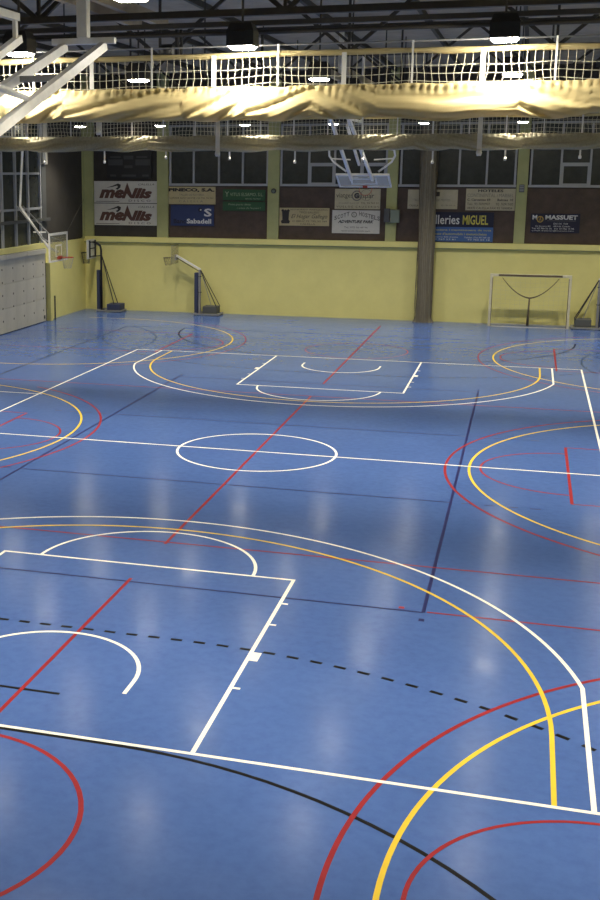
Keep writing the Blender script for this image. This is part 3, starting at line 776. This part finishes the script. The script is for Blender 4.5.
# blue bank sign
t = sign(-9.68, -7.70, 3.86, 4.76, 'sign_blue', 'blue sign with white S mark and lettering under the tan sign')
letters('S', 'ink_white', -8.15, -7.80, 4.27, 4.62, t, bold=.03); disc(t, -8.33, 4.56, .09, 'sign_navy'); disc(t, -8.30, 4.56, .035, 'ink_white', y=.03)
letters('Banc', 'sign_navy', -9.55, -8.98, 3.96, 4.16, t, bold=.03); letters('Sabadell', 'ink_white', -8.94, -7.82, 3.96, 4.17, t, bold=.03)
# green signs
t = sign(-7.30, -5.41, 4.97, 5.44, 'sign_green', 'dark green sign with pale lettering, upper of the green pair', dz=.02)
letters('VITUS ELSAMO, S.L.', 'ink_pale_green', -6.98, -5.50, 5.15, 5.31, t); letters('Y', 'ink_pale_green', -7.2, -7.03, 5.14, 5.36, t)
letters('SERVEI TECNIC', 'ink_pale_green', -6.3, -5.6, 5.03, 5.08, t)
t = sign(-7.30, -5.41, 4.54, 4.93, 'sign_green', 'dark green sign with yellowish slogan, lower of the green pair')
letters('Moltes gracies clients', 'ink_pale_green', -7.05, -6.05, 4.75, 4.85, t, shear=.2); letters('i amics de l\'esport !', 'ink_pale_green', -6.65, -5.6, 4.60, 4.70, t, shear=.2)
# tan restaurant sign
t = sign(-4.77, -2.60, 3.93, 4.69, 'sign_tan', 'tan sign with dark crest and script lettering at the lower left of its bay')
letters('RESTAURANT MARISQUERIA', 'ink_dark', -4.28, -2.68, 4.58, 4.64, t); letters('TIPICO GALLEGO', 'ink_dark', -3.9, -3.05, 4.46, 4.54, t)
letters('El Hogar Gallego', 'ink_dark', -4.25, -2.68, 4.20, 4.42, t, shear=.4); letters('C/ BRUC 72  TEL 93 769', 'ink_dark', -4.2, -2.7, 4.09, 4.16, t); letters('CALELLA', 'ink_dark', -3.85, -3.2, 3.97, 4.04, t)
b = MB().prism([(-4.66, 4.02), (-4.33, 4.02), (-4.30, 4.12), (-4.36, 4.18), (-4.34, 4.52), (-4.30, 4.56), (-4.38, 4.64), (-4.45, 4.58), (-4.50, 4.62), (-4.55, 4.58), (-4.62, 4.64), (-4.69, 4.56), (-4.65, 4.52), (-4.63, 4.18), (-4.70, 4.12)], YS - .024, YS - .021); b.build('crest', 'ink_dark', t)
# travel sign and adventure sign
t = sign(-2.38, -.46, 4.66, 5.50, 'sign_cream', 'cream sign with ringed lettering, upper of the pair below the level backboard')
disc(t, -1.45, 5.22, .22, 'ink_grey', r2=.17); disc(t, -1.05, 5.25, .24, 'ink_grey', r2=.225); disc(t, -1.45, 5.22, .12, 'ink_grey', 'emblem', y=.0235)
letters('viatges', 'ink_dark', -2.32, -1.62, 5.08, 5.32, t); letters('G', 'ink_dark', -1.56, -1.36, 5.10, 5.34, t, bold=.03); letters('aspar', 'ink_dark', -1.34, -.72, 5.06, 5.26, t)
letters('C/ ANSELM CLAVE 139', 'ink_grey', -2.2, -1.35, 4.88, 4.94, t); letters('TEL. 93 769 52', 'ink_dark', -1.27, -.52, 4.88, 4.95, t); letters('V U E L O S   C R U C E R O S', 'ink_dark', -2.30, -.52, 4.72, 4.80, t)
t = sign(-2.47, -.45, 3.64, 4.61, 'sign_white', 'white sign with arched dark lettering, lower of the pair', dz=0)
for i, ch in enumerate('SCOTT'):
    x = -2.38 + i * .132; letters(ch, 'ink_grey', x, x + .115, 4.20 + .04 * i, 4.38 + .04 * i, t, bold=.03, rot=.3)
for i, ch in enumerate('HOSTELS'):
    x = -1.33 + i * .128; letters(ch, 'ink_grey', x, x + .112, 4.38 - .032 * i, 4.56 - .032 * i, t, bold=.03, rot=-.25)
disc(t, -1.54, 4.43, .12, 'ink_grey'); disc(t, -1.54, 4.43, .08, 'sign_white', y=.028); letters('R', 'ink_grey', -1.58, -1.50, 4.38, 4.48, t, y=YS - .032)
letters('ADVENTURE PARK', 'ink_dark', -2.22, -.70, 4.07, 4.20, t, shear=.3, bold=.04); letters('Tel. 972 36 49 96', 'ink_dark', -1.95, -.95, 3.86, 3.93, t); letters('www.scott-hostels.com', 'ink_dark', -2.08, -.84, 3.72, 3.78, t)
# white sign behind the net
t = sign(.68, 2.71, 4.70, 5.49, 'sign_cream', 'pale sign partly hidden behind the gathered net')
plate(t, 1.78, 1.98, 5.22, 5.40, 'ink_dark', 'logo_block'); letters('TALLER', 'ink_grey', .92, 1.22, 5.02, 5.11, t); letters('DE MOTOS', 'ink_grey', 1.86, 2.42, 5.02, 5.11, t)
letters('CALELLA', 'ink_dark', .76, 1.12, 4.80, 4.88, t); letters('93 769 04 15', 'ink_grey', 2.05, 2.62, 4.82, 4.88, t)
# hotels sign
t = sign(3.04, 5.0, 4.66, 5.54, 'sign_cream', 'cream hotel sign with five lines of dark print above the blue workshop sign')
letters('HOTELES', 'ink_dark', 3.52, 4.52, 5.40, 5.51, t, bold=.03); letters('CONTINENTAL i MARBEL', 'ink_grey', 3.10, 4.93, 5.20, 5.34, t)
letters('C. Cervantes 69', 'ink_dark', 3.10, 4.02, 5.04, 5.14, t, bold=.02); letters('Balmes 10', 'ink_dark', 4.30, 4.92, 5.04, 5.14, t, bold=.02)
letters('Tels. 93 7690907', 'ink_dark', 3.10, 4.02, 4.87, 4.97, t); letters('93 7691500', 'ink_dark', 4.25, 4.93, 4.87, 4.97, t); letters('08370 CALELLA FAX 93 7690804', 'ink_dark', 3.12, 4.9, 4.71, 4.80, t)
# workshop sign
t = sign(1.35, 4.20, 3.37, 4.58, 'sign_navy', 'navy and blue workshop sign with yellow name beside the gathered net')
plate(t, 1.35, 4.20, 3.37, 3.97, 'sign_blue_light', 'blue_field', y=.020)
letters('Talleries', 'ink_white', 1.42, 2.83, 4.08, 4.46, t, bold=.01); letters('MIGUEL', 'ink_yellow', 2.96, 3.98, 4.07, 4.46, t, bold=.02)
letters('Reparacions i manteniment de tota', 'ink_yellow', 1.45, 4.12, 3.79, 3.89, t); letters('classe d\'automobils i motocicletes', 'ink_yellow', 1.75, 3.95, 3.64, 3.74, t)
letters('C/ Sant Jaume 250 Calella', 'ink_white', 1.45, 2.8, 3.52, 3.58, t); letters('Telefon i Fax 93 769 18', 'ink_white', 3.05, 4.08, 3.52, 3.58, t); letters('Tel. 93 769 53 61', 'ink_white', 1.45, 2.7, 3.43, 3.49, t); letters('93 766 04 18', 'ink_white', 3.2, 4.08, 3.43, 3.49, t)
# navy sign at the right
t = sign(5.66, 7.56, 3.79, 4.56, 'sign_navy', 'navy sign with white name and gold ring on the rightmost brown panel')
letters('M', 'ink_white', 5.72, 5.90, 4.32, 4.50, t, bold=.03); disc(t, 6.02, 4.33, .13, 'gold', r2=.095); letters('A', 'gold', 5.97, 6.08, 4.25, 4.42, t)
letters('MASSUET', 'ink_white', 6.22, 7.46, 4.32, 4.50, t, bold=.035); plate(t, 6.3, 7.4, 4.265, 4.28, 'ink_grey', 'rule'); letters('DES DE 1928', 'ink_white', 6.55, 7.1, 4.13, 4.19, t)
letters('C/ Jovara 85   08370 Calella', 'ink_white', 5.85, 7.2, 4.01, 4.08, t); letters('Tel. 93 769 02 36   Fax 93 766 13 98', 'ink_white', 5.72, 7.35, 3.93, 3.99, t); letters('e-mail: massuet@massuet.com', 'ink_white', 5.72, 7.35, 3.84, 3.90, t)

# scoreboard
t = empty('scoreboard', (-11.6, 0, 0), 0, 'dark unlit scoreboard on the upper left of the far wall', 'scoreboard')
MB().box(-1.05, 1.05, YS - .10, YS + .02, 5.92, 7.15).build('case', 'screen_black', t, bevel=.01)
for (x0, x1, z0, z1) in ((-.98, -.30, 6.48, 6.74), (.30, .98, 6.48, 6.74), (-.25, .2, 6.74, 6.9), (-.22, .16, 6.36, 6.48), (-.9, -.62, 5.99, 6.08), (-.35, .32, 5.99, 6.08), (.62, .92, 5.99, 6.08), (-.9, -.4, 6.80, 6.88), (.35, .85, 6.80, 6.88)):
    MB().box(x0, x1, YS - .105, YS - .098, z0, z1).build('display_window', 'screen_grey', t)
# boxes on the pilasters
t = empty('junction_box', (.2, 25.155, 4.12), 0, 'grey-green metal box on the pilaster left of the gathered net', 'box')
MB().box(-.19, .19, -.2, .0, 0, .54).build('case', 'box_green', t, bevel=.015); MB().box(-.17, .17, -.212, -.2, .03, .51).build('lid', 'box_green', t, bevel=.005)
MB().box(-.46, -.22, -.14, .0, .02, .58).build('side_unit', 'frame_dark', t, bevel=.01); MB().box(-.23, -.18, -.06, .0, .2, .4).build('cable_duct', 'frame_dark', t)
t = empty('wall_bell', (-5.02, 25.16, 5.4), 0, 'small round grey bell on the pilaster right of the green signs', 'bell')
MB().tube([(0, 0, 0), (0, -.05, 0)], .11, 16).build('body', 'frame_dark', t, True); MB().tube([(0, -.05, 0), (0, -.07, 0)], .06, 12).build('dome', 'box_green', t, True)
t = empty('wall_vent', (5.23, 25.16, 5.41), 0, 'small dark square vent on the pilaster right of the hotel sign', 'vent')
MB().box(-.10, .10, -.05, 0, 0, .30).build('frame', 'frame_dark', t)
for k in range(4): MB().box(-.08, .08, -.06, -.05, .04 + .065 * k, .07 + .065 * k).build('slat', 'frame_grey', t)
